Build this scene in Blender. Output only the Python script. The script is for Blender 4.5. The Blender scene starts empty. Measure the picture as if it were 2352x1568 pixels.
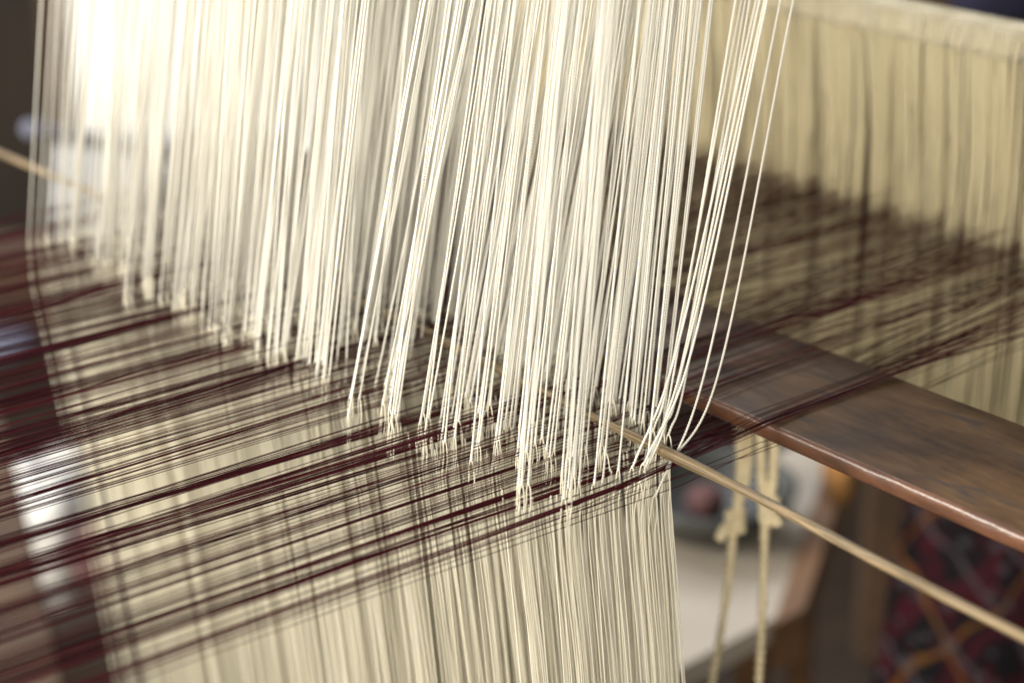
import bpy, math, random
from mathutils import Vector, Matrix, noise
random.seed(11)
R_ = random.Random(5)
sc = bpy.context.scene
col = sc.collection
rad = math.radians

# ------------------------------------------------------------------ camera
Z0 = 0.90                                   # height of the stretched warp above the floor
FPX, CX, CY = 4347.0, 1176.0, 784.0         # lens in pixels of a 2352 x 1568 frame
PITCH, HEAD = rad(21.5), rad(141.0)
Fh = Vector((math.cos(HEAD), math.sin(HEAD), 0))
Rt = Vector((math.sin(HEAD), -math.cos(HEAD), 0))
Fw = Fh * math.cos(PITCH) - Vector((0, 0, 1)) * math.sin(PITCH)
Up = Fh * math.sin(PITCH) + Vector((0, 0, 1)) * math.cos(PITCH)
CAM = Vector((0.5656, -0.5512, 0.365 + Z0))
cd = bpy.data.cameras.new('camera')
cam = bpy.data.objects.new('camera', cd)
col.objects.link(cam)
cam.matrix_world = Matrix(((Rt.x, Up.x, -Fw.x, CAM.x), (Rt.y, Up.y, -Fw.y, CAM.y), (Rt.z, Up.z, -Fw.z, CAM.z), (0, 0, 0, 1)))
cd.sensor_width = 36.0
cd.lens = 36.0 * FPX / 2352.0
cd.clip_start, cd.clip_end = 0.02, 60
cd.dof.use_dof = True
cd.dof.focus_distance = 0.862
cd.dof.aperture_fstop = 4.2
cd.dof.aperture_blades = 0
sc.camera = cam

def ray(px, py):
    return Fw + Rt * ((px - CX) / FPX) - Up * ((py - CY) / FPX)
def at(px, py, depth):
    return CAM + ray(px, py) * depth
def onz(px, py, z):                          # z above the floor
    d = ray(px, py)
    return CAM + d * ((z - CAM.z) / d.z)
def onx(px, py, x):
    d = ray(px, py)
    return CAM + d * ((x - CAM.x) / d.x)

# ------------------------------------------------------------------ world, lamps, exposure
w = bpy.data.worlds.new('World'); sc.world = w; w.use_nodes = True
bg = w.node_tree.nodes['Background']
bg.inputs[0].default_value = (1.0, 0.95, 0.87, 1); bg.inputs[1].default_value = 0.29

def area(name, loc, target, size, energy, color):
    l = bpy.data.lights.new(name, 'AREA'); l.shape = 'RECTANGLE'
    l.size, l.size_y = size; l.energy = energy; l.color = color
    o = bpy.data.objects.new(name, l); col.objects.link(o)
    o.location = loc
    o.rotation_euler = (Vector(target) - Vector(loc)).to_track_quat('-Z', 'Y').to_euler()
    return o
area('daylight_front', (-1.5, -2.5, 1.75), (-0.25, 0.0, 0.9), (1.6, 1.3), 228, (1.0, 0.95, 0.85))
area('daylight_back', (-1.45, 1.0, 1.75), (-0.25, 0.0, 0.95), (0.9, 0.9), 20, (0.95, 0.97, 1.0))
area('fill_side', (1.9, -2.0, 1.35), (0.0, 0.3, 0.8), (1.2, 1.2), 88, (1.0, 0.94, 0.82))  # added fill lamp with no known source, brightens the rear strings and ropes
area('edge_highlight_lamp', (-2.4, -0.5, 3.3), (0.0, 0.05, 0.9), (1.1, 1.1), 70, (0.84, 0.90, 1.0))  # added lamp, aimed to put a highlight on the board's front edge

sc.view_settings.view_transform = 'Standard'
sc.view_settings.look = 'None'
sc.view_settings.exposure = 0.0
sc.view_settings.gamma = 1.0
sc.cycles.use_denoising = True
sc.cycles.max_bounces = 8
sc.cycles.diffuse_bounces = 4
sc.cycles.transparent_max_bounces = 16

# ------------------------------------------------------------------ materials
def mat(name):
    m = bpy.data.materials.new(name); m.use_nodes = True
    nt = m.node_tree
    return m, nt, nt.nodes['Principled BSDF'], nt.nodes['Material Output']
def nd(nt, t, **kw):
    n = nt.nodes.new(t)
    for k, v in kw.items(): setattr(n, k, v)
    return n
def ramp(nt, src, stops):
    r = nd(nt, 'ShaderNodeValToRGB')
    el = r.color_ramp.elements
    while len(el) < len(stops): el.new(0.5)
    for e, (p, c) in zip(el, stops):
        e.position = p; e.color = (*c, 1)
    nt.links.new(src, r.inputs[0])
    return r.outputs[0]

def thread_mat(name, c1, c2, rough=0.6, trans=0.0, spec=0.3, sheen=0.0):
    """yarn: every strand a slightly different shade, soft streaks along it"""
    m, nt, b, out = mat(name)
    oi = nd(nt, 'ShaderNodeObjectInfo'); ge = nd(nt, 'ShaderNodeNewGeometry')
    ad = nd(nt, 'ShaderNodeMath', operation='ADD'); fr = nd(nt, 'ShaderNodeMath', operation='FRACT')
    nt.links.new(oi.outputs['Random'], ad.inputs[0]); nt.links.new(ge.outputs['Random Per Island'], ad.inputs[1])
    nt.links.new(ad.outputs[0], fr.inputs[0])
    c = ramp(nt, fr.outputs[0], [(0, c1), (1, c2)])
    nt.links.new(c, b.inputs['Base Color'])
    b.inputs['Roughness'].default_value = rough
    b.inputs['Specular IOR Level'].default_value = spec
    b.inputs['Sheen Weight'].default_value = sheen
    no = nd(nt, 'ShaderNodeTexNoise'); no.inputs['Scale'].default_value = 900
    bp = nd(nt, 'ShaderNodeBump'); bp.inputs['Strength'].default_value = 0.25; bp.inputs['Distance'].default_value = 0.0004
    tc = nd(nt, 'ShaderNodeTexCoord'); nt.links.new(tc.outputs['Object'], no.inputs['Vector'])
    nt.links.new(no.outputs[0], bp.inputs['Height']); nt.links.new(bp.outputs[0], b.inputs['Normal'])
    if trans > 0:
        t = nd(nt, 'ShaderNodeBsdfTranslucent'); nt.links.new(c, t.inputs[0])
        mx = nd(nt, 'ShaderNodeMixShader'); mx.inputs[0].default_value = trans
        nt.links.new(b.outputs[0], mx.inputs[1]); nt.links.new(t.outputs[0], mx.inputs[2])
        nt.links.new(mx.outputs[0], out.inputs[0])
    return m
def noise_mat(name, stops, scale, rough=0.7, stretch=(1, 1, 1), bump=0.0, spec=0.4, detail=6, rot=(0, 0, 0)):
    m, nt, b, out = mat(name)
    tc = nd(nt, 'ShaderNodeTexCoord'); mp = nd(nt, 'ShaderNodeMapping')
    mp.inputs['Scale'].default_value = stretch; mp.inputs['Rotation'].default_value = rot
    no = nd(nt, 'ShaderNodeTexNoise'); no.inputs['Scale'].default_value = scale; no.inputs['Detail'].default_value = detail
    nt.links.new(tc.outputs['Object'], mp.inputs[0]); nt.links.new(mp.outputs[0], no.inputs['Vector'])
    nt.links.new(ramp(nt, no.outputs[0], stops), b.inputs['Base Color'])
    b.inputs['Roughness'].default_value = rough; b.inputs['Specular IOR Level'].default_value = spec
    if bump:
        bp = nd(nt, 'ShaderNodeBump'); bp.inputs['Strength'].default_value = bump; bp.inputs['Distance'].default_value = 0.001
        nt.links.new(no.outputs[0], bp.inputs['Height']); nt.links.new(bp.outputs[0], b.inputs['Normal'])
    return m

M = {}
M['cord'] = thread_mat('white_cord', (0.79, 0.765, 0.69), (0.87, 0.85, 0.785), 0.55, 0.3, 0.3)
M['string'] = thread_mat('beige_string', (0.72, 0.675, 0.545), (0.82, 0.78, 0.66), 0.6, 0.22)
M['rear'] = thread_mat('tan_string', (0.53, 0.45, 0.275), (0.69, 0.61, 0.405), 0.7, 0.1)
M['warp'] = thread_mat('maroon_silk', (0.015, 0.0025, 0.004), (0.082, 0.008, 0.014), 0.7, 0.0, 0.08)
M['barwrap'] = noise_mat('bar_cotton', [(0.3, (0.50, 0.45, 0.33)), (0.7, (0.66, 0.61, 0.48))], 60, 0.8)
M['rope'] = noise_mat('cotton_rope', [(0.3, (0.60, 0.49, 0.30)), (0.7, (0.78, 0.67, 0.45))], 120, 0.85, bump=0.4)
M['bamboo'] = noise_mat('bamboo', [(0.30, (0.06, 0.042, 0.022)), (0.5, (0.155, 0.108, 0.052)), (0.7, (0.24, 0.175, 0.095))], 60, 0.5, (0.25, 14, 14), 0.9)
def wood_board():
    m, nt, b, out = mat('worn_dark_wood')
    tc = nd(nt, 'ShaderNodeTexCoord')
    mp = nd(nt, 'ShaderNodeMapping'); mp.inputs['Scale'].default_value = (9, 42, 30)
    mp.inputs['Rotation'].default_value = (0, 0, 0.05)
    g = nd(nt, 'ShaderNodeTexNoise'); g.inputs['Scale'].default_value = 2.2; g.inputs['Detail'].default_value = 9; g.inputs['Roughness'].default_value = 0.65
    nt.links.new(tc.outputs['Object'], mp.inputs[0]); nt.links.new(mp.outputs[0], g.inputs['Vector'])
    base = ramp(nt, g.outputs[0], [(0.30, (0.042, 0.025, 0.015)), (0.5, (0.086, 0.052, 0.030)), (0.72, (0.130, 0.081, 0.047))])
    # large worn patches and grey handling marks
    p = nd(nt, 'ShaderNodeTexNoise'); p.inputs['Scale'].default_value = 24; p.inputs['Detail'].default_value = 5
    nt.links.new(tc.outputs['Object'], p.inputs['Vector'])
    mx = nd(nt, 'ShaderNodeMix', data_type='RGBA', blend_type='MULTIPLY'); mx.inputs['Factor'].default_value = 0.75
    nt.links.new(base, mx.inputs['A']); nt.links.new(ramp(nt, p.outputs[0], [(0.36, (0.50, 0.47, 0.50)), (0.6, (1.3, 1.22, 1.05))]), mx.inputs['B'])
    sp = nd(nt, 'ShaderNodeTexNoise'); sp.inputs['Scale'].default_value = 60; sp.inputs['Detail'].default_value = 4
    mp2 = nd(nt, 'ShaderNodeMapping'); mp2.inputs['Scale'].default_value = (0.45, 1.6, 1)
    nt.links.new(tc.outputs['Object'], mp2.inputs[0]); nt.links.new(mp2.outputs[0], sp.inputs['Vector'])
    mx2 = nd(nt, 'ShaderNodeMix', data_type='RGBA')
    nt.links.new(ramp(nt, sp.outputs[0], [(0.60, (0, 0, 0)), (0.72, (0.75, 0.75, 0.75))]), mx2.inputs['Factor'])
    nt.links.new(mx.outputs['Result'], mx2.inputs['A']); mx2.inputs['B'].default_value = (0.050, 0.042, 0.040, 1)
    nt.links.new(mx2.outputs['Result'], b.inputs['Base Color'])
    rr = nd(nt, 'ShaderNodeMapRange'); rr.inputs['To Min'].default_value = 0.42; rr.inputs['To Max'].default_value = 0.7
    nt.links.new(p.outputs[0], rr.inputs['Value']); nt.links.new(rr.outputs[0], b.inputs['Roughness'])
    b.inputs['Specular IOR Level'].default_value = 0.07
    bp = nd(nt, 'ShaderNodeBump'); bp.inputs['Strength'].default_value = 0.35; bp.inputs['Distance'].default_value = 0.0006
    nt.links.new(g.outputs[0], bp.inputs['Height']); nt.links.new(bp.outputs[0], b.inputs['Normal'])
    return m
M['board'] = wood_board()
M['board_edge'] = noise_mat('varnished_edge', [(0.3, (0.050, 0.020, 0.010)), (0.7, (0.13, 0.054, 0.027))], 70, 0.38, (0.5, 1.5, 1.5), 1.0, 0.6)
M['darkwood'] = noise_mat('dark_wood', [(0.3, (0.030, 0.016, 0.008)), (0.7, (0.070, 0.038, 0.018))], 4, 0.7, (1, 1, 8))
M['wall'] = noise_mat('dark_wall', [(0.3, (0.007, 0.004, 0.002)), (0.7, (0.020, 0.011, 0.005))], 2.5, 0.85)
M['floor'] = noise_mat('floor_wood', [(0.3, (0.011, 0.006, 0.003)), (0.7, (0.027, 0.015, 0.007))], 3, 0.6, (8, 1, 1))
M['brownwood'] = noise_mat('brown_wood', [(0.3, (0.085, 0.042, 0.018)), (0.7, (0.15, 0.076, 0.034))], 5, 0.6, (1, 1, 8))
M['pale'] = noise_mat('pale_board', [(0.3, (0.27, 0.23, 0.18)), (0.7, (0.36, 0.32, 0.27))], 5, 0.7)
M['whitecloth'] = noise_mat('white_cloth', [(0.3, (0.66, 0.64, 0.60)), (0.7, (0.80, 0.79, 0.77))], 6, 0.9)
M['greycloth'] = noise_mat('pale_grey_cloth', [(0.3, (0.20, 0.20, 0.20)), (0.7, (0.30, 0.30, 0.31))], 6, 0.9)
M['bluecloth'] = noise_mat('pale_blue_cloth', [(0.3, (0.08, 0.085, 0.12)), (0.7, (0.13, 0.135, 0.18))], 6, 0.9)
M['purple'] = noise_mat('dark_purple_cloth', [(0.3, (0.030, 0.024, 0.045)), (0.7, (0.07, 0.055, 0.085))], 6, 0.9)
M['navy'] = noise_mat('navy_cloth', [(0.3, (0.008, 0.008, 0.022)), (0.7, (0.02, 0.018, 0.045))], 6, 0.9)
M['pink'] = noise_mat('pink_yarn', [(0.3, (0.07, 0.030, 0.030)), (0.7, (0.11, 0.052, 0.049))], 30, 0.9)
M['bowl'] = noise_mat('olive_glaze', [(0.3, (0.016, 0.017, 0.015)), (0.7, (0.035, 0.035, 0.03))], 8, 0.5)
M['orange'] = noise_mat('orange_cloth', [(0.3, (0.20, 0.09, 0.022)), (0.7, (0.26, 0.125, 0.034))], 9, 0.8)
def emit(name, c, s):
    m, nt, b, out = mat(name)
    e = nd(nt, 'ShaderNodeEmission')
    tc = nd(nt, 'ShaderNodeTexCoord'); no = nd(nt, 'ShaderNodeTexNoise'); no.inputs['Scale'].default_value = 5; no.inputs['Detail'].default_value = 2
    nt.links.new(tc.outputs['Object'], no.inputs['Vector'])
    nt.links.new(ramp(nt, no.outputs[0], [(0.3, tuple(v * 0.75 for v in c)), (0.65, c)]), e.inputs[0])
    e.inputs[1].default_value = s
    nt.links.new(e.outputs[0], out.inputs[0])
    return m
M['daylight'] = emit('daylight_pane', (1.0, 0.97, 0.88), 1.5)
def textile():
    m, nt, b, out = mat('ikat_textile')
    tc = nd(nt, 'ShaderNodeTexCoord')
    sx = nd(nt, 'ShaderNodeSeparateXYZ')
    dn = nd(nt, 'ShaderNodeTexNoise'); dn.inputs['Scale'].default_value = 3.5; dn.inputs['Detail'].default_value = 3
    nt.links.new(tc.outputs['UV'], dn.inputs['Vector'])
    dm = nd(nt, 'ShaderNodeMix', data_type='RGBA', blend_type='LINEAR_LIGHT'); dm.inputs['Factor'].default_value = 0.10
    nt.links.new(tc.outputs['UV'], dm.inputs['A']); nt.links.new(dn.outputs['Color'], dm.inputs['B'])
    nt.links.new(dm.outputs['Result'], sx.inputs[0])
    def lines(ax, ay, freq, width, wob):
        cmb = nd(nt, 'ShaderNodeMath', operation='MULTIPLY'); cmb.inputs[1].default_value = ax * freq
        nt.links.new(sx.outputs[0], cmb.inputs[0])
        c2 = nd(nt, 'ShaderNodeMath', operation='MULTIPLY_ADD'); c2.inputs[1].default_value = ay * freq
        nt.links.new(sx.outputs[1], c2.inputs[0]); nt.links.new(cmb.outputs[0], c2.inputs[2])
        f = nd(nt, 'ShaderNodeMath', operation='PINGPONG'); f.inputs[1].default_value = 0.5
        ad = nd(nt, 'ShaderNodeMath', operation='ADD'); ad.inputs[1].default_value = wob
        nt.links.new(c2.outputs[0], ad.inputs[0]); nt.links.new(ad.outputs[0], f.inputs[0])
        l = nd(nt, 'ShaderNodeMath', operation='LESS_THAN'); l.inputs[1].default_value = width
        nt.links.new(f.outputs[0], l.inputs[0])
        return l.outputs[0]
    no = nd(nt, 'ShaderNodeTexNoise'); no.inputs['Scale'].default_value = 9; nt.links.new(tc.outputs['UV'], no.inputs['Vector'])
    cur = ramp(nt, no.outputs[0], [(0.48, (0.004, 0.0035, 0.004)), (0.62, (0.022, 0.003, 0.005))])
    for args, c in (((1, 0.75, 3.1, 0.09, 0.1), (0.020, 0.004, 0.006)), ((1, -0.9, 3.4, 0.05, 0.3), (0.030, 0.023, 0.025)),
                    ((1, 0.9, 1.7, 0.022, 0.42), (0.065, 0.027, 0.007)), ((1, -0.62, 1.45, 0.018, 0.30), (0.065, 0.027, 0.007))):
        mx = nd(nt, 'ShaderNodeMix', data_type='RGBA')
        nt.links.new(lines(*args), mx.inputs['Factor']); nt.links.new(cur, mx.inputs['A'])
        mx.inputs['B'].default_value = (*c, 1); cur = mx.outputs['Result']
    vo = nd(nt, 'ShaderNodeTexVoronoi'); vo.inputs['Scale'].default_value = 11
    nt.links.new(tc.outputs['UV'], vo.inputs['Vector'])
    mx = nd(nt, 'ShaderNodeMix', data_type='RGBA')
    nt.links.new(ramp(nt, vo.outputs['Distance'], [(0.20, (0.8, 0.8, 0.8)), (0.27, (0, 0, 0))]), mx.inputs['Factor'])
    nt.links.new(cur, mx.inputs['A']); mx.inputs['B'].default_value = (0.032, 0.028, 0.030, 1)
    nt.links.new(mx.outputs['Result'], b.inputs['Base Color'])
    b.inputs['Roughness'].default_value = 0.95; b.inputs['Specular IOR Level'].default_value = 0.05
    return m
M['textile'] = textile()

# ------------------------------------------------------------------ mesh helpers
class MB:
    def __init__(self): self.v = []; self.f = []; self.uv = None
    def tube(self, pts, r, sides=5, twist=None, lobe=0.0, cap=True):
        """tube along pts; twist = turns per metre of a two-ply yarn, lobe = depth of its groove"""
        n0 = len(self.v); n = len(pts); s = 0.0
        ref = None
        for i, p in enumerate(pts):
            a = pts[max(i - 1, 0)]; b = pts[min(i + 1, n - 1)]
            t = (b - a).normalized()
            if ref is None:
                ref = t.orthogonal().normalized()
            ref = (ref - t * ref.dot(t)).normalized()
            q = t.cross(ref)
            if i: s += (p - pts[i - 1]).length
            rr = r(i / (n - 1)) if callable(r) else r
            ph = s * twist * 2 * math.pi if twist else 0.0
            for k in range(sides):
                th = 2 * math.pi * k / sides
                rk = rr * (1 + lobe * math.cos(2 * th))
                self.v.append(p + ref * (rk * math.cos(th + ph)) + q * (rk * math.sin(th + ph)))
        for i in range(n - 1):
            for k in range(sides):
                k2 = (k + 1) % sides
                a = n0 + i * sides
                self.f.append((a + k, a + k2, a + sides + k2, a + sides + k))
        if cap:
            self.f.append(tuple(n0 + k for k in reversed(range(sides))))
            self.f.append(tuple(n0 + (n - 1) * sides + k for k in range(sides)))
        return self
    def box(self, c, ax, ay, az):
        c = Vector(c); ax, ay, az = Vector(ax), Vector(ay), Vector(az)
        n = len(self.v)
        for sx, sy, sz in ((-1, -1, -1), (1, -1, -1), (1, 1, -1), (-1, 1, -1), (-1, -1, 1), (1, -1, 1), (1, 1, 1), (-1, 1, 1)):
            self.v.append(c + ax * sx + ay * sy + az * sz)
        for q in ((0, 3, 2, 1), (4, 5, 6, 7), (0, 1, 5, 4), (1, 2, 6, 5), (2, 3, 7, 6), (3, 0, 4, 7)):
            self.f.append(tuple(n + k for k in q))
        return self
    def loft(self, rings):
        n0 = len(self.v); m = len(rings[0])
        for rg in rings: self.v += [Vector(p) for p in rg]
        for i in range(len(rings) - 1):
            for k in range(m):
                k2 = (k + 1) % m; a = n0 + i * m
                self.f.append((a + k, a + k2, a + m + k2, a + m + k))
        self.f.append(tuple(n0 + k for k in reversed(range(m))))
        self.f.append(tuple(n0 + (len(rings) - 1) * m + k for k in range(m)))
        return self
    def mesh(self, name, m, smooth=True):
        me = bpy.data.meshes.new(name)
        me.from_pydata([tuple(p) for p in self.v], [], self.f)
        me.materials.append(m)
        if smooth: me.polygons.foreach_set('use_smooth', [True] * len(me.polygons))
        me.update()
        return me
def obj(name, me, parent=None, mw=None):
    o = bpy.data.objects.new(name, me); col.objects.link(o)
    if parent is not None:
        o.parent = parent
        o.matrix_parent_inverse = WM[parent.name].inverted()
    mw = mw or Matrix.Identity(4)
    o.matrix_basis = mw
    WM[o.name] = mw.copy()
    return o
WM = {}
def tag(o, label, cat, group=None, kind=None):
    o['label'] = label; o['category'] = cat
    if group: o['group'] = group
    if kind: o['kind'] = kind
    return o
def thing(name, loc, label, cat, group=None):
    o = bpy.data.objects.new(name, None); col.objects.link(o)
    o.empty_display_size = 0.05
    o.location = loc; WM[o.name] = Matrix.Translation(Vector(loc))
    return tag(o, label, cat, group)
def single(name, mb, m, loc, label, cat, group=None, smooth=True, kind=None):
    loc = Vector(loc)
    mb.v = [p - loc for p in mb.v]
    o = obj(name, mb.mesh(name, m, smooth), None, Matrix.Translation(loc))
    return tag(o, label, cat, group, kind)
def struct(name, mb, m):
    o = obj(name, mb.mesh(name, m, False)); o['kind'] = 'structure'; return o
def polyline(pts, n):
    """Catmull-Rom through pts, n samples per span"""
    out = []
    P = [pts[0] * 2 - pts[1]] + list(pts) + [pts[-1] * 2 - pts[-2]]
    for i in range(1, len(P) - 2):
        a, b, c, d = P[i - 1], P[i], P[i + 1], P[i + 2]
        for k in range(n):
            t = k / n
            out.append(0.5 * (2 * b + (c - a) * t + (2 * a - 5 * b + 4 * c - d) * t * t + (3 * b - a - 3 * c + d) * t ** 3))
    out.append(pts[-1].copy())
    return out
def frame_to(p0, p1, roll):
    """matrix that lays a mesh built up +Z from the origin along p0 -> p1"""
    z = (p1 - p0).normalized()
    x = z.orthogonal().normalized(); x = Matrix.Rotation(roll, 3, z) @ x
    y = z.cross(x)
    return Matrix(((x.x, y.x, z.x, p0.x), (x.y, y.y, z.y, p0.y), (x.z, y.z, z.z, p0.z), (0, 0, 0, 1)))

# ------------------------------------------------------------------ setting: floor, wall with a bright opening
WD = 3.1                                       # distance of the back wall along the view
wc = CAM + Fh * WD
def wallpt(px, py):                            # point of the wall plane seen at a pixel
    d = ray(px, py); return CAM + d * (WD / d.dot(Fh))
struct('floor', MB().box((0, 0, -0.02), (4, 0, 0), (0, 4, 0), (0, 0, 0.02)), M['floor'])
wl, wr = (wallpt(135, 0) - wc).dot(Rt), (wallpt(850, 0) - wc).dot(Rt)
wb = wallpt(500, 400).z; wt = wb + 1.5
wall = MB()
def wallbox(a, b, z0, z1, name=None):
    m = wall if name is None else name
    m.box(Vector((wc.x, wc.y, (z0 + z1) / 2)) + Rt * ((a + b) / 2) + Fh * 0.05, Rt * ((b - a) / 2), Fh * 0.05, Vector((0, 0, (z1 - z0) / 2)))
wallbox(-2.6, wl, -0.02, 2.6); wallbox(wr, 2.6, -0.02, 2.6); wallbox(wl, wr, -0.02, wb); wallbox(wl, wr, wt, 2.6)
struct('wall', wall, M['wall'])
wp = Vector((wc.x, wc.y, 0)) + Rt * ((wl + wr) / 2)
win = thing('window', wp + Vector((0, 0, wb)), 'bright daylit window low in the wall behind the left half of the white cords', 'window')
wm = MB()
for (a, b, z0, z1) in ((wl - .03, wl + .02, wb - .03, wt + .03), (wr - .02, wr + .03, wb - .03, wt + .03), (wl + .02, wr - .02, wb - .03, wb + .02), (wl + .02, wr - .02, wt - .02, wt + .03)):
    wm.box(Vector((wc.x, wc.y, (z0 + z1) / 2)) + Rt * ((a + b) / 2) - Fh * 0.012, Rt * ((b - a) / 2), Fh * 0.010, Vector((0, 0, (z1 - z0) / 2)))
obj('window_frame', wm.mesh('window_frame', M['darkwood'], False), win)
pm = MB().box(Vector((wc.x, wc.y, (wb + wt) / 2)) + Rt * ((wl + wr) / 2) + Fh * 0.06, Rt * ((wr - wl) / 2 - 0.003), Fh * 0.004, Vector((0, 0, (wt - wb) / 2 - 0.003)))
obj('pane', pm.mesh('pane', M['daylight'], False), win)

# ------------------------------------------------------------------ front pattern harness: white cords with thin loops and strings below
LU, LL = 0.42, 0.44
hx0, hx1 = -0.49, 0.004
harness = thing('heddle_harness', (-0.24, 0.0, Z0 - LL), 'bank of taut white cords with thin beige strings below the warp', 'loom harness')
def cord_mesh(bow, seed):
    r = random.Random(seed); n = 1300
    a, b = r.uniform(-bow, bow), r.uniform(-bow, bow)
    pts = []
    for i in range(n + 1):
        t = i / n; s = math.sin(math.pi * t) 
        pts.append(Vector((a * s, b * math.sin(2 * math.pi * t) * 0.4 + a * 0.3 * s, LU * t)))
    return MB().tube(pts, lambda t: 0.00045 * (1 + 0.35 * math.exp(-(t / 0.012) ** 2)), 6, 350, 0.34).mesh('heddle_cord', M['cord'])
CORDS = [cord_mesh(b, i) for i, b in enumerate((0.0008, 0.0015, 0.0022, 0.003, 0.0012))]
def loop_points(r, sp, fall):
    """the two legs of one loop below its knot, as point lists"""
    legs = []
    for s in (-1, 1):
        x = s * sp * r.uniform(0.7, 1.3); y = r.uniform(-0.001, 0.001); ly = fall * r.uniform(0.9, 1.1)
        dx = r.uniform(-0.0015, 0.0015)
        legs.append([Vector((0, 0, 0.0012)), Vector((x * 0.6, 0, -0.0015)), Vector((x, y * .5, -0.009)), Vector((x * 1.05, y, -0.03)),
                     Vector((x * 0.95 + dx * 0.3, y + 0.14 * ly, -0.14)), Vector((x * 0.8 + dx, y + LL * ly, -LL))])
    return legs
LOOPS = []
for i in range(9):
    r = random.Random(100 + i); mb = MB()
    for lg in loop_points(r, r.uniform(0.0009, 0.0022), 0.10):
        mb.tube(polyline(lg, 3), 0.00031, 5)
    LOOPS.append(mb.mesh('heddle_loop', M['string']))

ends = []                                     # (bottom point, top point) of every cord
def add_group(X, Y, z, n, lean, sp, dxt, spt=None):
    for k in range(n):
        o = (k - (n - 1) / 2)
        b = Vector((X + o * sp + R_.gauss(0, .0004), Y + R_.gauss(0, .002), Z0 + z + R_.gauss(0, .002)))
        st = spt if spt is not None else sp
        t = Vector((X + dxt + o * st + R_.gauss(0, .0004), b.y + (lean + R_.gauss(0, .006)) * LU, Z0 + LU))
        ends.append((b, t))
LEAN = ((0.02, .095), (0.0, .10), (-.05, .135), (-.10, .20), (-.135, .275), (-.158, .30), (-.164, .16), (-.22, .165), (-.30, .165), (-.60, .155))
def lean_at(X):
    for (a, u), (b, v) in zip(LEAN, LEAN[1:]):
        if X >= b: return u + (v - u) * min(1, max(0, (X - a) / (b - a)))
    return .155
# cords whose lower ends stand out at the front of the bank
for (px, py, n) in ((818, 945, 1), (745, 872, 2), (643, 800, 1), (686, 825, 2), (293, 682, 3), (440, 708, 4), (335, 645, 2), (470, 700, 2), (525, 720, 2), (575, 715, 3),
                    (912, 948, 2), (893, 890, 2), (972, 962, 3), (1008, 1004, 1), (1042, 982, 2), (1108, 1020, 2), (1142, 1012, 2), (1085, 960, 2), (1165, 968, 2), (1300, 1135, 2), (1256, 1038, 3),
                    (1240, 1020, 2), (1385, 1030, 3), (1318, 1050, 2), (245, 610, 3), (105, 545, 2), (63, 540, 1)):
    P = onz(px, py, Z0 + 0.004)
    add_group(P.x, P.y, 0.004, n, lean_at(P.x) + R_.uniform(-.02, .02), 0.0017, R_.uniform(-.004, .004))
rows = (-0.078, -0.058, -0.040, -0.020, 0.010, 0.022, 0.034)
for ri, Y in enumerate(rows):
    X = hx1 - R_.uniform(0, .006) - max(0, Y) * 1.3
    while X > -0.472 - max(0, Y) * .3:
        n = R_.choice((1, 1, 1, 2, 2, 2, 3, 3, 5))
        sp = R_.uniform(.0013, .0021)
        dens = 0.62
        if X > -0.15: dens = 0.20 if Y < -0.01 else 1.15
        if -0.185 < X < -0.16: dens = 0.5
        if X < -0.2: dens = 1.1
        add_group(X - n * sp / 2, Y + R_.uniform(-.006, .006), R_.uniform(-.004, .010), n, lean_at(X) + R_.uniform(-.03, .03) * min(1, .3 - X * 5), sp, R_.uniform(-.007, .007 if X < -.05 else -.002), sp * R_.uniform(.6, 1.2))
        X -= n * sp + R_.expovariate(1 / 0.0032) / dens + 0.0008
ends.sort(key=lambda e: ((e[0] + e[1]) / 2 - CAM).dot(Fw))
NPART = 290
for i, (b, t) in enumerate(ends[:NPART]):
    c = obj('heddle_cord', CORDS[i % len(CORDS)], harness, frame_to(b, t, R_.uniform(0, 6.28)))
    lm = Matrix.Translation(b) @ Matrix.Rotation(R_.uniform(-.12, .12), 4, 'Z') @ Matrix.Diagonal((R_.choice((-1, 1)) * R_.uniform(.8, 1.2), 1, 1, 1))
    obj('heddle_loop', LOOPS[R_.randrange(len(LOOPS))], c, lm)
farc, farl = MB(), MB()
for (b, t) in ends[NPART:]:
    bow = Vector((R_.uniform(-.002, .002), R_.uniform(-.002, .002), 0))
    farc.tube([b, b.lerp(t, .33) + bow * .8, b.lerp(t, .66) + bow * .8, t], 0.00047, 5)
    for lg in loop_points(R_, R_.uniform(.0010, .0022), 0.10):
        farl.tube([b + p for p in lg], 0.00037, 4)
# extra lower strings so that the far half of the curtain closes
for k in range(1400):
    X = R_.uniform(-.484, 0.0) if k % 3 == 0 else R_.uniform(-.484, -.15); Y = min(R_.uniform(-.08, .03), -X * .7)
    b = Vector((X, Y, Z0 - 0.004)); dx = R_.uniform(-.005, .005)
    farl.tube([b, b + Vector((dx * .3, .014, -.14)), b + Vector((dx, .044, -LL))], 0.00036, 4)
o = obj('heddle_cord', farc.mesh('far_cords', M['cord']), harness); o['kind'] = 'stuff'
o = obj('heddle_loop', farl.mesh('far_loops', M['string']), harness); o['kind'] = 'stuff'
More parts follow.
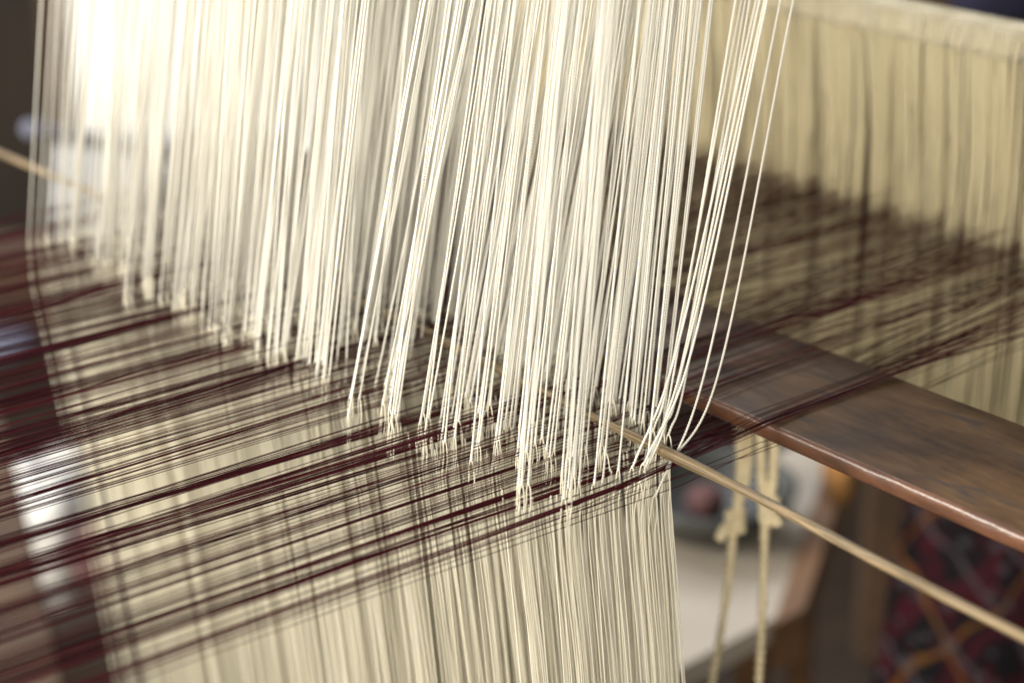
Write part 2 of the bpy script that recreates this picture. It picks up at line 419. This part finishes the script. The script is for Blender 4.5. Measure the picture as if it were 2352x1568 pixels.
# the loose cords that fan out at the right selvedge: (foot, bend at the stick, point at the top of the frame)
loose = [((1530, 1078), (1652, 850), (1822, 0), .006), ((1505, 1140), (1620, 850), (1793, 0), .006), ((1478, 1068), (1590, 800), (1762, 0), .004), ((1470, 1110), (1578, 800), (1757, 0), .002),
         ((1483, 1088), (1560, 860), (1745, 0), .000), ((1452, 1075), (1555, 800), (1737, 0), -.002), ((1535, 1000), (1580, 840), (1722, 0), -.003), ((1520, 985), (1566, 850), (1712, 0), -.004),
         ((1500, 990), (1545, 830), (1703, 0), -.005), ((1512, 1010), (1540, 900), (1690, 0), -.006)]
for (a, b, c, X) in loose:
    p0, p1, p2 = onx(*a, X), onx(*b, X), onx(*c, X)
    p3 = p2 + (p2 - p1) * 0.9
    pts = polyline([p0, p1, p2, p3], 330)
    o = obj('heddle_cord', MB().tube(pts, 0.00052, 6, 350, 0.32).mesh('loose_cord', M['cord']), harness)
    mb = MB()
    for lg in loop_points(R_, .0022, .10): mb.tube([p0 + p for p in polyline(lg, 3)], 0.00034, 5)
    obj('heddle_loop', mb.mesh('heddle_loop', M['string']), o)
def bar(z, y, x0, x1, r, m, name, parent):
    return obj(name, MB().tube([Vector((x0, y, z)), Vector((x0 * .5 + x1 * .5, y, z - .001)), Vector((x1, y, z))], r, 12).mesh(name, m), parent)
for y in (-0.02, 0.05): bar(Z0 + LU, y + .0, -.55, .08, .008, M['bamboo'], 'upper_bar', harness)
for y in (-0.02, 0.05): bar(Z0 - LL, y, -.55, .06, .008, M['bamboo'], 'lower_bar', harness)

# ------------------------------------------------------------------ board between the two layers of the warp
BT, BB = Z0 + 0.001, Z0 - 0.0078
def board():
    rings = []
    n = 60
    for i in range(n + 1):
        X = -0.62 + 1.05 * i / n
        y0 = 0.0575 - 0.012 * math.exp(-((X - 0.43) / .12) ** 2) + 0.0006 * noise.noise(Vector((X * 30, 0, 1)))
        y1 = 0.153 - 0.010 * math.exp(-((X - .43) / .15) ** 2) + 0.0012 * noise.noise(Vector((X * 22, 5, 1)))
        if X < -0.56: y0 += (-.56 - X) * .6; y1 -= (-.56 - X) * .6
        zt = BT + 0.0004 * noise.noise(Vector((X * 12, 0, 7))); zb = BB
        rg = [(X, y0 + .0012, zb), (X, y0 + .0004, zb + .0008), (X, y0, zb + .0022), (X, y0 + .0001, zt - .0022), (X, y0 + .0005, zt - .0012), (X, y0 + .0012, zt - .0005), (X, y0 + .0021, zt - .0001), (X, y0 + .0030, zt)]
        for k in (.25, .5, .75): rg.append((X, y0 + (y1 - y0) * k, zt + .0008))
        rg += [(X, y1 - .004, zt), (X, y1 - .001, zt - .002), (X, y1, zb + .003), (X, y1 - .001, zb)]
        rings.append([Vector(p) for p in reversed(rg)])
    return MB().loft(rings)
bo = single('wooden_board', board(), M['board'], (0.1, 0.105, BB), 'flat dark brown wooden board slid across between the warp threads', 'board')
bo.data.materials.append(M['board_edge'])
for pl in bo.data.polygons:
    if pl.normal.y < -0.25 and pl.normal.z < 0.97 and abs(pl.normal.x) < .9: pl.material_index = 1

# ------------------------------------------------------------------ bamboo stick among the cords
cp = [onz(x, y, Z0 + 0.0035) for x, y in ((-330, 205), (0, 352), (300, 478), (600, 598), (860, 706), (1090, 818), (1300, 926), (1540, 1043), (1760, 1152), (2060, 1312), (2352, 1462), (2700, 1640))]
sp = polyline(cp, 14)
def srad(t):
    x = sp[min(len(sp) - 1, int(t * (len(sp) - 1)))].x
    return 0.00225 + 0.00055 * math.exp(-((x - 0.012) / .022) ** 2) + 0.0002 * math.exp(-((x + .2) / .03) ** 2) + 0.00012 * noise.noise(Vector((x * 40, 2, 3)))
single('bamboo_stick', MB().tube(sp, srad, 12), M['bamboo'], sp[len(sp) // 2], 'thin split bamboo stick threaded through the white cords', 'stick')

# ------------------------------------------------------------------ warp
warp = thing('warp', (-0.24, 0.0, Z0 - 0.02), 'dark maroon silk warp threads stretched across the loom', 'warp')
threads = []
X = 0.010
while X > -0.505:
    n = R_.choice((1, 1, 1, 2, 2, 3, 5, 9))
    zf = R_.gauss(0, .003); zh = R_.choice((-.005, -.002, 0.0, .003, .007)) + R_.gauss(0, .0015)
    over = R_.random() < 0.72
    if not over: zh = R_.uniform(-.014, -.005)
    dxf, dxr = R_.gauss(0, .0022), R_.gauss(0, .002)
    pitch = R_.uniform(.00030, .0006)
    for k in range(n):
        x = X - k * pitch
        xf = x + dxf + R_.gauss(0, .0006); xh = x + R_.gauss(0, .0010); xr = x * 1.03 + dxr * 1.4 + R_.gauss(0, .0030)
        hz = zh + R_.gauss(0, .0012); yh = R_.uniform(-.07, .015)
        if over:
            zb1 = BT + .0009 + R_.random() * .002; zb2 = BT + .0012 + R_.random() * .004
        else:
            zb1 = BB - .0012 - R_.random() * .007; zb2 = BB - .001 - R_.random() * .007
        pts = [Vector((xf * .97, -1.05, Z0 + zf * .3)), Vector((xf * .985, -.55, Z0 + zf * .6 + hz * .35 - 0.001)), Vector((xf * .5 + xh * .5, -.22, Z0 + hz * .75 + zf * .2)), Vector((xh, yh, Z0 + hz)),
               Vector((xh * .7 + xr * .3 + R_.gauss(0, .0006), 0.056, zb1)), Vector((xh * .4 + xr * .6, 0.156, zb2)), Vector((xr, .354, Z0 + R_.gauss(0, .006))), Vector((xr, .80, Z0 + R_.gauss(0, .002)))]
        threads.append((x, pts))
    X -= n * pitch + R_.expovariate(1 / 0.00102) + .0003
threads.sort(key=lambda t: -t[0])
rest = MB()
for i, (x, pts) in enumerate(threads):
    r = 0.00019
    if i < 300:
        obj('warp_thread', MB().tube(pts, r, 5).mesh('warp_thread', M['warp']), warp)
    else:
        rest.tube(pts, r, 4)
o = obj('warp_thread', rest.mesh('far_warp_threads', M['warp']), warp); o['kind'] = 'stuff'
print('cords', len(ends), 'warp', len(threads))

# ------------------------------------------------------------------ rear heddle shaft
YR = 0.354
rear = thing('heddle_shaft', (-0.25, YR, Z0 - 0.155), 'rear heddle shaft of close tan strings hung from a cord bound bar', 'heddle shaft')
bm = MB()
rn = 120
bar_pts = [Vector((-.58 + .72 * i / rn, YR, Z0 + .131 + .0006 * noise.noise(Vector((i * .25, 0, 0))))) for i in range(rn + 1)]
rb = obj('shaft_bar', bm.tube(bar_pts, lambda t: .0052 + .0004 * noise.noise(Vector((t * 90, 3, 0))), 12).mesh('shaft_bar', M['barwrap']), rear)
obj('shaft_rod', MB().tube([Vector((-.58, YR - .004, Z0 + .117)), Vector((-.2, YR - .004, Z0 + .116)), Vector((.14, YR - .004, Z0 + .117))], .0022, 10).mesh('shaft_rod', M['brownwood']), rear)
obj('shaft_lower_bar', MB().tube([Vector((-.58, YR, Z0 - .150)), Vector((-.2, YR, Z0 - .151)), Vector((.14, YR, Z0 - .150))], .005, 12).mesh('shaft_lower_bar', M['bamboo']), rear)
rs = []
X = .045
while X > -.55:
    n = R_.choice((2, 3, 3, 4, 5, 7))
    dx = R_.gauss(0, .003); dy = R_.uniform(-.004, .006)
    for k in range(n):
        x = X - k * .0010
        xm = x + dx + R_.gauss(0, .0006)
        rs.append([Vector((x, YR - .0058, Z0 + .131)), Vector((x, YR - .007, Z0 + .115)), Vector((x * .4 + xm * .6, YR + dy * .5, Z0 + .05)), Vector((xm, YR + dy + R_.gauss(0, .001), Z0 + R_.uniform(-.004, .006))),
                   Vector((xm + R_.gauss(0, .0007), YR + dy * .6 + .003, Z0 - .06)), Vector((x + R_.gauss(0, .001), YR + R_.uniform(-.004, .004), Z0 - .150))])
    X -= n * .0010 + R_.expovariate(1 / .0008)
X = .045
while X > -.55:
    rs.append([Vector((X, YR + .0058, Z0 + .131)), Vector((X, YR + .009, Z0 + .09)), Vector((X + R_.gauss(0, .002), YR + .014 + R_.gauss(0, .002), Z0 + R_.uniform(-.004, .006))), Vector((X, YR + .010, Z0 - .150))])
    X -= R_.uniform(.0007, .0018)
rs.sort(key=lambda p: -p[0].x + (10 if len(p) == 4 else 0))
restr = MB()
for i, p in enumerate(rs):
    if i < 290: obj('heddle_string', MB().tube(p, .00048, 5).mesh('heddle_string', M['rear']), rear)
    else: restr.tube(p, .00048, 4)
o = obj('heddle_string', restr.mesh('far_heddle_strings', M['rear']), rear); o['kind'] = 'stuff'
lash = MB()
X = .10
while X > -.56:
    lash.tube([Vector((X, YR + .006, Z0 + .134)), Vector((X - .001, YR, Z0 + .1375)), Vector((X - .002, YR - .0062, Z0 + .133)), Vector((X - .003, YR - .0068, Z0 + .121)), Vector((X - .0035, YR - .0075, Z0 + .115))], .0007, 4)
    X -= R_.uniform(.002, .0045)
o = obj('lashing', lash.mesh('lashing', M['barwrap']), rear); o['kind'] = 'stuff'

# ------------------------------------------------------------------ two treadle ropes behind the stick, each with its knot
def rope(strands, knot, tail, label, D):
    base = at(*strands[0][-1], D)
    t = thing('treadle_rope', base, label, 'rope', 'knotted ropes under the loom')
    for s in strands:
        obj('rope_strand', MB().tube(polyline([at(x, y, D) for x, y in s], 12), .0031, 8, 90, .16).mesh('rope_strand', M['rope']), t)
    k = at(*knot, D); mb = MB(); pts = []
    for i in range(90):
        a = i / 89 * 4.2 * math.pi
        pts.append(k + Rt * (.0036 * math.cos(a)) + Up * (.010 * (i / 89 - .5) + .0028 * math.sin(2.1 * a)) - Fw * (.0036 * math.sin(a)))
    mb.tube(pts, .0032, 8)
    kn = obj('knot', mb.mesh('knot', M['rope']), t)
    obj('rope_end', MB().tube(polyline([k] + [at(x, y, D - .006) for x, y in tail], 8), .0034, 8).mesh('rope_end', M['rope']), kn)
rope([[(1722, 960), (1716, 1080), (1688, 1198), (1668, 1370), (1632, 1590)], [(1698, 960), (1700, 1080), (1690, 1190)]], (1688, 1200), [(1666, 1212), (1650, 1240)], 'beige rope with a knot and short frayed end, left of the pair under the stick', 1.16)
rope([[(1746, 960), (1748, 1080), (1756, 1180), (1752, 1370), (1742, 1590)], [(1778, 960), (1776, 1080), (1764, 1170)]], (1766, 1176), [(1780, 1188), (1786, 1206)], 'beige rope hanging straight, right of the pair under the stick', 1.13)

# ------------------------------------------------------------------ blurred things beyond
def lump(c, ax, ay, az, seed, amp=.18, n=26, m=18):
    mb = MB(); rings = []
    for i in range(1, m):
        ph = math.pi * i / m - math.pi / 2
        rg = []
        for k in range(n):
            th = 2 * math.pi * k / n
            d = Vector((math.cos(ph) * math.cos(th), math.cos(ph) * math.sin(th), math.sin(ph)))
            e = Vector([math.copysign(abs(v) ** .7, v) for v in d])
            s = 1 + amp * noise.noise(d * 2.2 + Vector((seed, 0, 0))) + amp * .5 * noise.noise(d * 6 + Vector((0, seed, 0)))
            rg.append(c + (ax * e.x + ay * e.y + az * e.z) * s)
        rings.append(rg)
    return mb.loft(rings)
# low pale bench with a brown rail, a dark bowl and a pink ball of yarn on it
BZ = 0.42
qa, qb, qc = onz(1786, 1415, BZ), onz(1569, 1528, BZ), onz(1905, 1060, BZ)
e1 = (qb - qa).normalized(); e2 = (qc - qa).normalized()
L1 = 0.62; L2 = (qc - qa).length + .10
bench = thing('low_bench', qa + e1 * (L1 / 2) + e2 * (L2 / 2) - Vector((0, 0, BZ)), 'low bench with a pale top and brown edge below the ropes', 'bench')
obj('bench_top', MB().box(qa + e1 * (L1 / 2) + e2 * (L2 / 2) - Vector((0, 0, .012)), e1 * (L1 / 2), e2 * (L2 / 2), Vector((0, 0, .012))).mesh('bench_top', M['pale'], False), bench)
obj('bench_rail', MB().box(qa - e1 * .022 + e2 * (L2 / 2) - Vector((0, 0, .016)), e1 * .0215, e2 * (L2 / 2 + .03), Vector((0, 0, .024))).mesh('bench_rail', M['brownwood'], False), bench)
for u, v in ((.04, .04), (L1 - .04, .04), (.04, L2 - .04), (L1 - .04, L2 - .04)):
    obj('leg', MB().box(qa + e1 * u + e2 * v - Vector((0, 0, .024 + (BZ - .024) / 2)), e1 * .02, e2 * .02, Vector((0, 0, (BZ - .024) / 2))).mesh('leg', M['brownwood'], False), bench)
bc = onz(1618, 1215, BZ)
prof = [(.030, .0), (.060, .012), (.082, .034), (.088, .052), (.083, .053), (.074, .036), (.052, .018), (.012, .012)]
single('bowl', MB().loft([[bc + Vector((r * math.cos(a), r * math.sin(a), z)) for a in [2 * math.pi * k / 32 for k in range(32)]] for r, z in prof]), M['bowl'], bc, 'dark round bowl on the pale bench behind the left rope', 'bowl')
yc = bc + Vector((.0, .0, .029))
single('yarn_ball', lump(yc, Vector((.017, 0, 0)), Vector((0, .017, 0)), Vector((0, 0, .016)), 3, .08), M['pink'], yc - Vector((0, 0, .016)), 'small dull pink ball of yarn in the dark bowl', 'yarn ball')
oc = onz(1925, 1085, BZ + .03)
# patterned cloth hanging at the lower right
def cloth():
    mb = MB(); n, m = 36, 24
    tl, tr, bl, br = at(2092, 1090, 1.75), at(2620, 1090, 1.62), at(2010, 1620, 1.62), at(2600, 1680, 1.5)
    uvs = []
    for side in (0, 1):
        for i in range(m + 1):
            for j in range(n + 1):
                u, v = j / n, i / m
                p = tl.lerp(tr, u).lerp(bl.lerp(br, u), v)
                p = p + Fh * (.018 * math.sin(u * 9 + v * 1.5) + .01 * noise.noise(Vector((u * 4, v * 3, 0)))) + Fh * (.003 * side)
                mb.v.append(p); uvs.append((u, v))
    k = (n + 1) * (m + 1)
    for i in range(m):
        for j in range(n):
            a = i * (n + 1) + j
            mb.f.append((a, a + n + 1, a + n + 2, a + 1)); mb.f.append((k + a, k + a + 1, k + a + n + 2, k + a + n + 1))
    edge = [j for j in range(n + 1)] + [i * (n + 1) + n for i in range(1, m + 1)] + [m * (n + 1) + j for j in range(n - 1, -1, -1)] + [i * (n + 1) for i in range(m - 1, 0, -1)]
    for q in range(len(edge)):
        a, b = edge[q], edge[(q + 1) % len(edge)]
        mb.f.append((a, b, k + b, k + a))
    base = bl.lerp(br, .5)
    mb.v = [p - base for p in mb.v]
    me = mb.mesh('patterned_cloth', M['textile'])
    ul = me.uv_layers.new(name='UVMap')
    for l in me.loops: ul.data[l.index].uv = uvs[l.vertex_index]
    o = obj('patterned_cloth', me, None, Matrix.Translation(base))
    tag(o, 'dark patterned cloth in maroon, black, grey and orange hanging under the board', 'cloth')
cloth()
single('orange_cloth', lump(oc, Rt * .013, Fh * .03, Vector((0, 0, .03)), 8), M['orange'], oc - Vector((0, 0, .03)), 'small orange cloth at the far end of the pale bench', 'cloth')
def post(name, p0, p1, hw, hd, m, label, cat):
    z = (p1 - p0).normalized(); x = (Rt - z * Rt.dot(z)).normalized(); y = z.cross(x)
    mb = MB().box((p0 + p1) / 2, x * hw, y * hd, (p1 - p0) / 2)
    return single(name, mb, m, p0, label, cat, smooth=False)
pf = onz(2005, 1500, 0.0)
post('wooden_post', pf, pf + Vector((0, 0, 1.0)), .022, .022, M['darkwood'], 'dim brown upright post between the pale bench and the patterned cloth', 'post')
a, b = at(40, 1640, 1.75), at(-78, 1060, 1.95)
post('dark_beam', a + (a - b) * .5, b + (b - a) * .15, .045, .03, M['darkwood'], 'near black slanting beam at the lower left behind the warp', 'beam')
sk = at(112, 1215, 2.35)
single('white_sack', lump(sk, Rt * .062, Fh * .10, Vector((0, 0, .085)), 12, .2), M['whitecloth'], sk - Vector((0, 0, .085)), 'bright white bundle of cloth at the lower left under the warp', 'cloth')
pk = at(240, 1275, 2.25)
single('pink_cloth', lump(pk, Rt * .035, Fh * .05, Vector((0, 0, .035)), 5, .2), M['pink'], pk - Vector((0, 0, .035)), 'small pink cloth beside the bright white bundle', 'cloth')
gr = at(150, 1440, 2.2)
single('pale_blue_roll', MB().tube(polyline([at(66, 296, 1.9), at(180, 318, 2.0), at(430, 360, 2.2)], 8), .009, 14), M['bluecloth'], at(180, 318, 2.0), 'pale blue rolled cloth lying sideways behind the far left cords', 'cloth')
wcl = at(300, 440, 2.3)
single('white_cloth', lump(wcl, Rt * .095, Fh * .08, Vector((0, 0, .07)), 21, .2), M['greycloth'], wcl - Vector((0, 0, .07)), 'pale folded cloth behind the far left cords, below the rolled one', 'cloth')
dp = at(640, 450, 2.4)
single('purple_bag', lump(dp, Rt * .030, Fh * .05, Vector((0, 0, .085)), 31, .15), M['purple'], dp - Vector((0, 0, .085)), 'dark purple bag seen through the middle cords under the window', 'bag')
lv = at(10, 790, 2.2)
single('lavender_cloth', lump(lv, Rt * .032, Fh * .05, Vector((0, 0, .010)), 41, .2), M['bluecloth'], lv - Vector((0, 0, .012)), 'pale lavender cloth at the left edge behind the warp', 'cloth')
bx = at(20, 650, 2.35)
post('brown_box', bx - Vector((0, 0, .05)), bx + Vector((0, 0, .05)), .07, .05, M['darkwood'], 'dark brown wooden box at the left edge behind the warp', 'box')
tr = at(2085, -20, 2.6)
single('white_jar', MB().loft([[tr + Vector((r * math.cos(t), r * math.sin(t), z)) for t in [2 * math.pi * k / 20 for k in range(20)]] for r, z in ((.02, -.06), (.03, -.05), (.032, .02), (.02, .04), (.02, .06))]), M['whitecloth'], tr - Vector((0, 0, .06)), 'small white jar in the background at the top right', 'jar')
nv = at(2290, -60, 2.5)
single('navy_cloth', lump(nv, Rt * .07, Fh * .05, Vector((0, 0, .07)), 51, .15), M['navy'], nv - Vector((0, 0, .07)), 'dark navy cloth in the background at the top right corner', 'cloth')
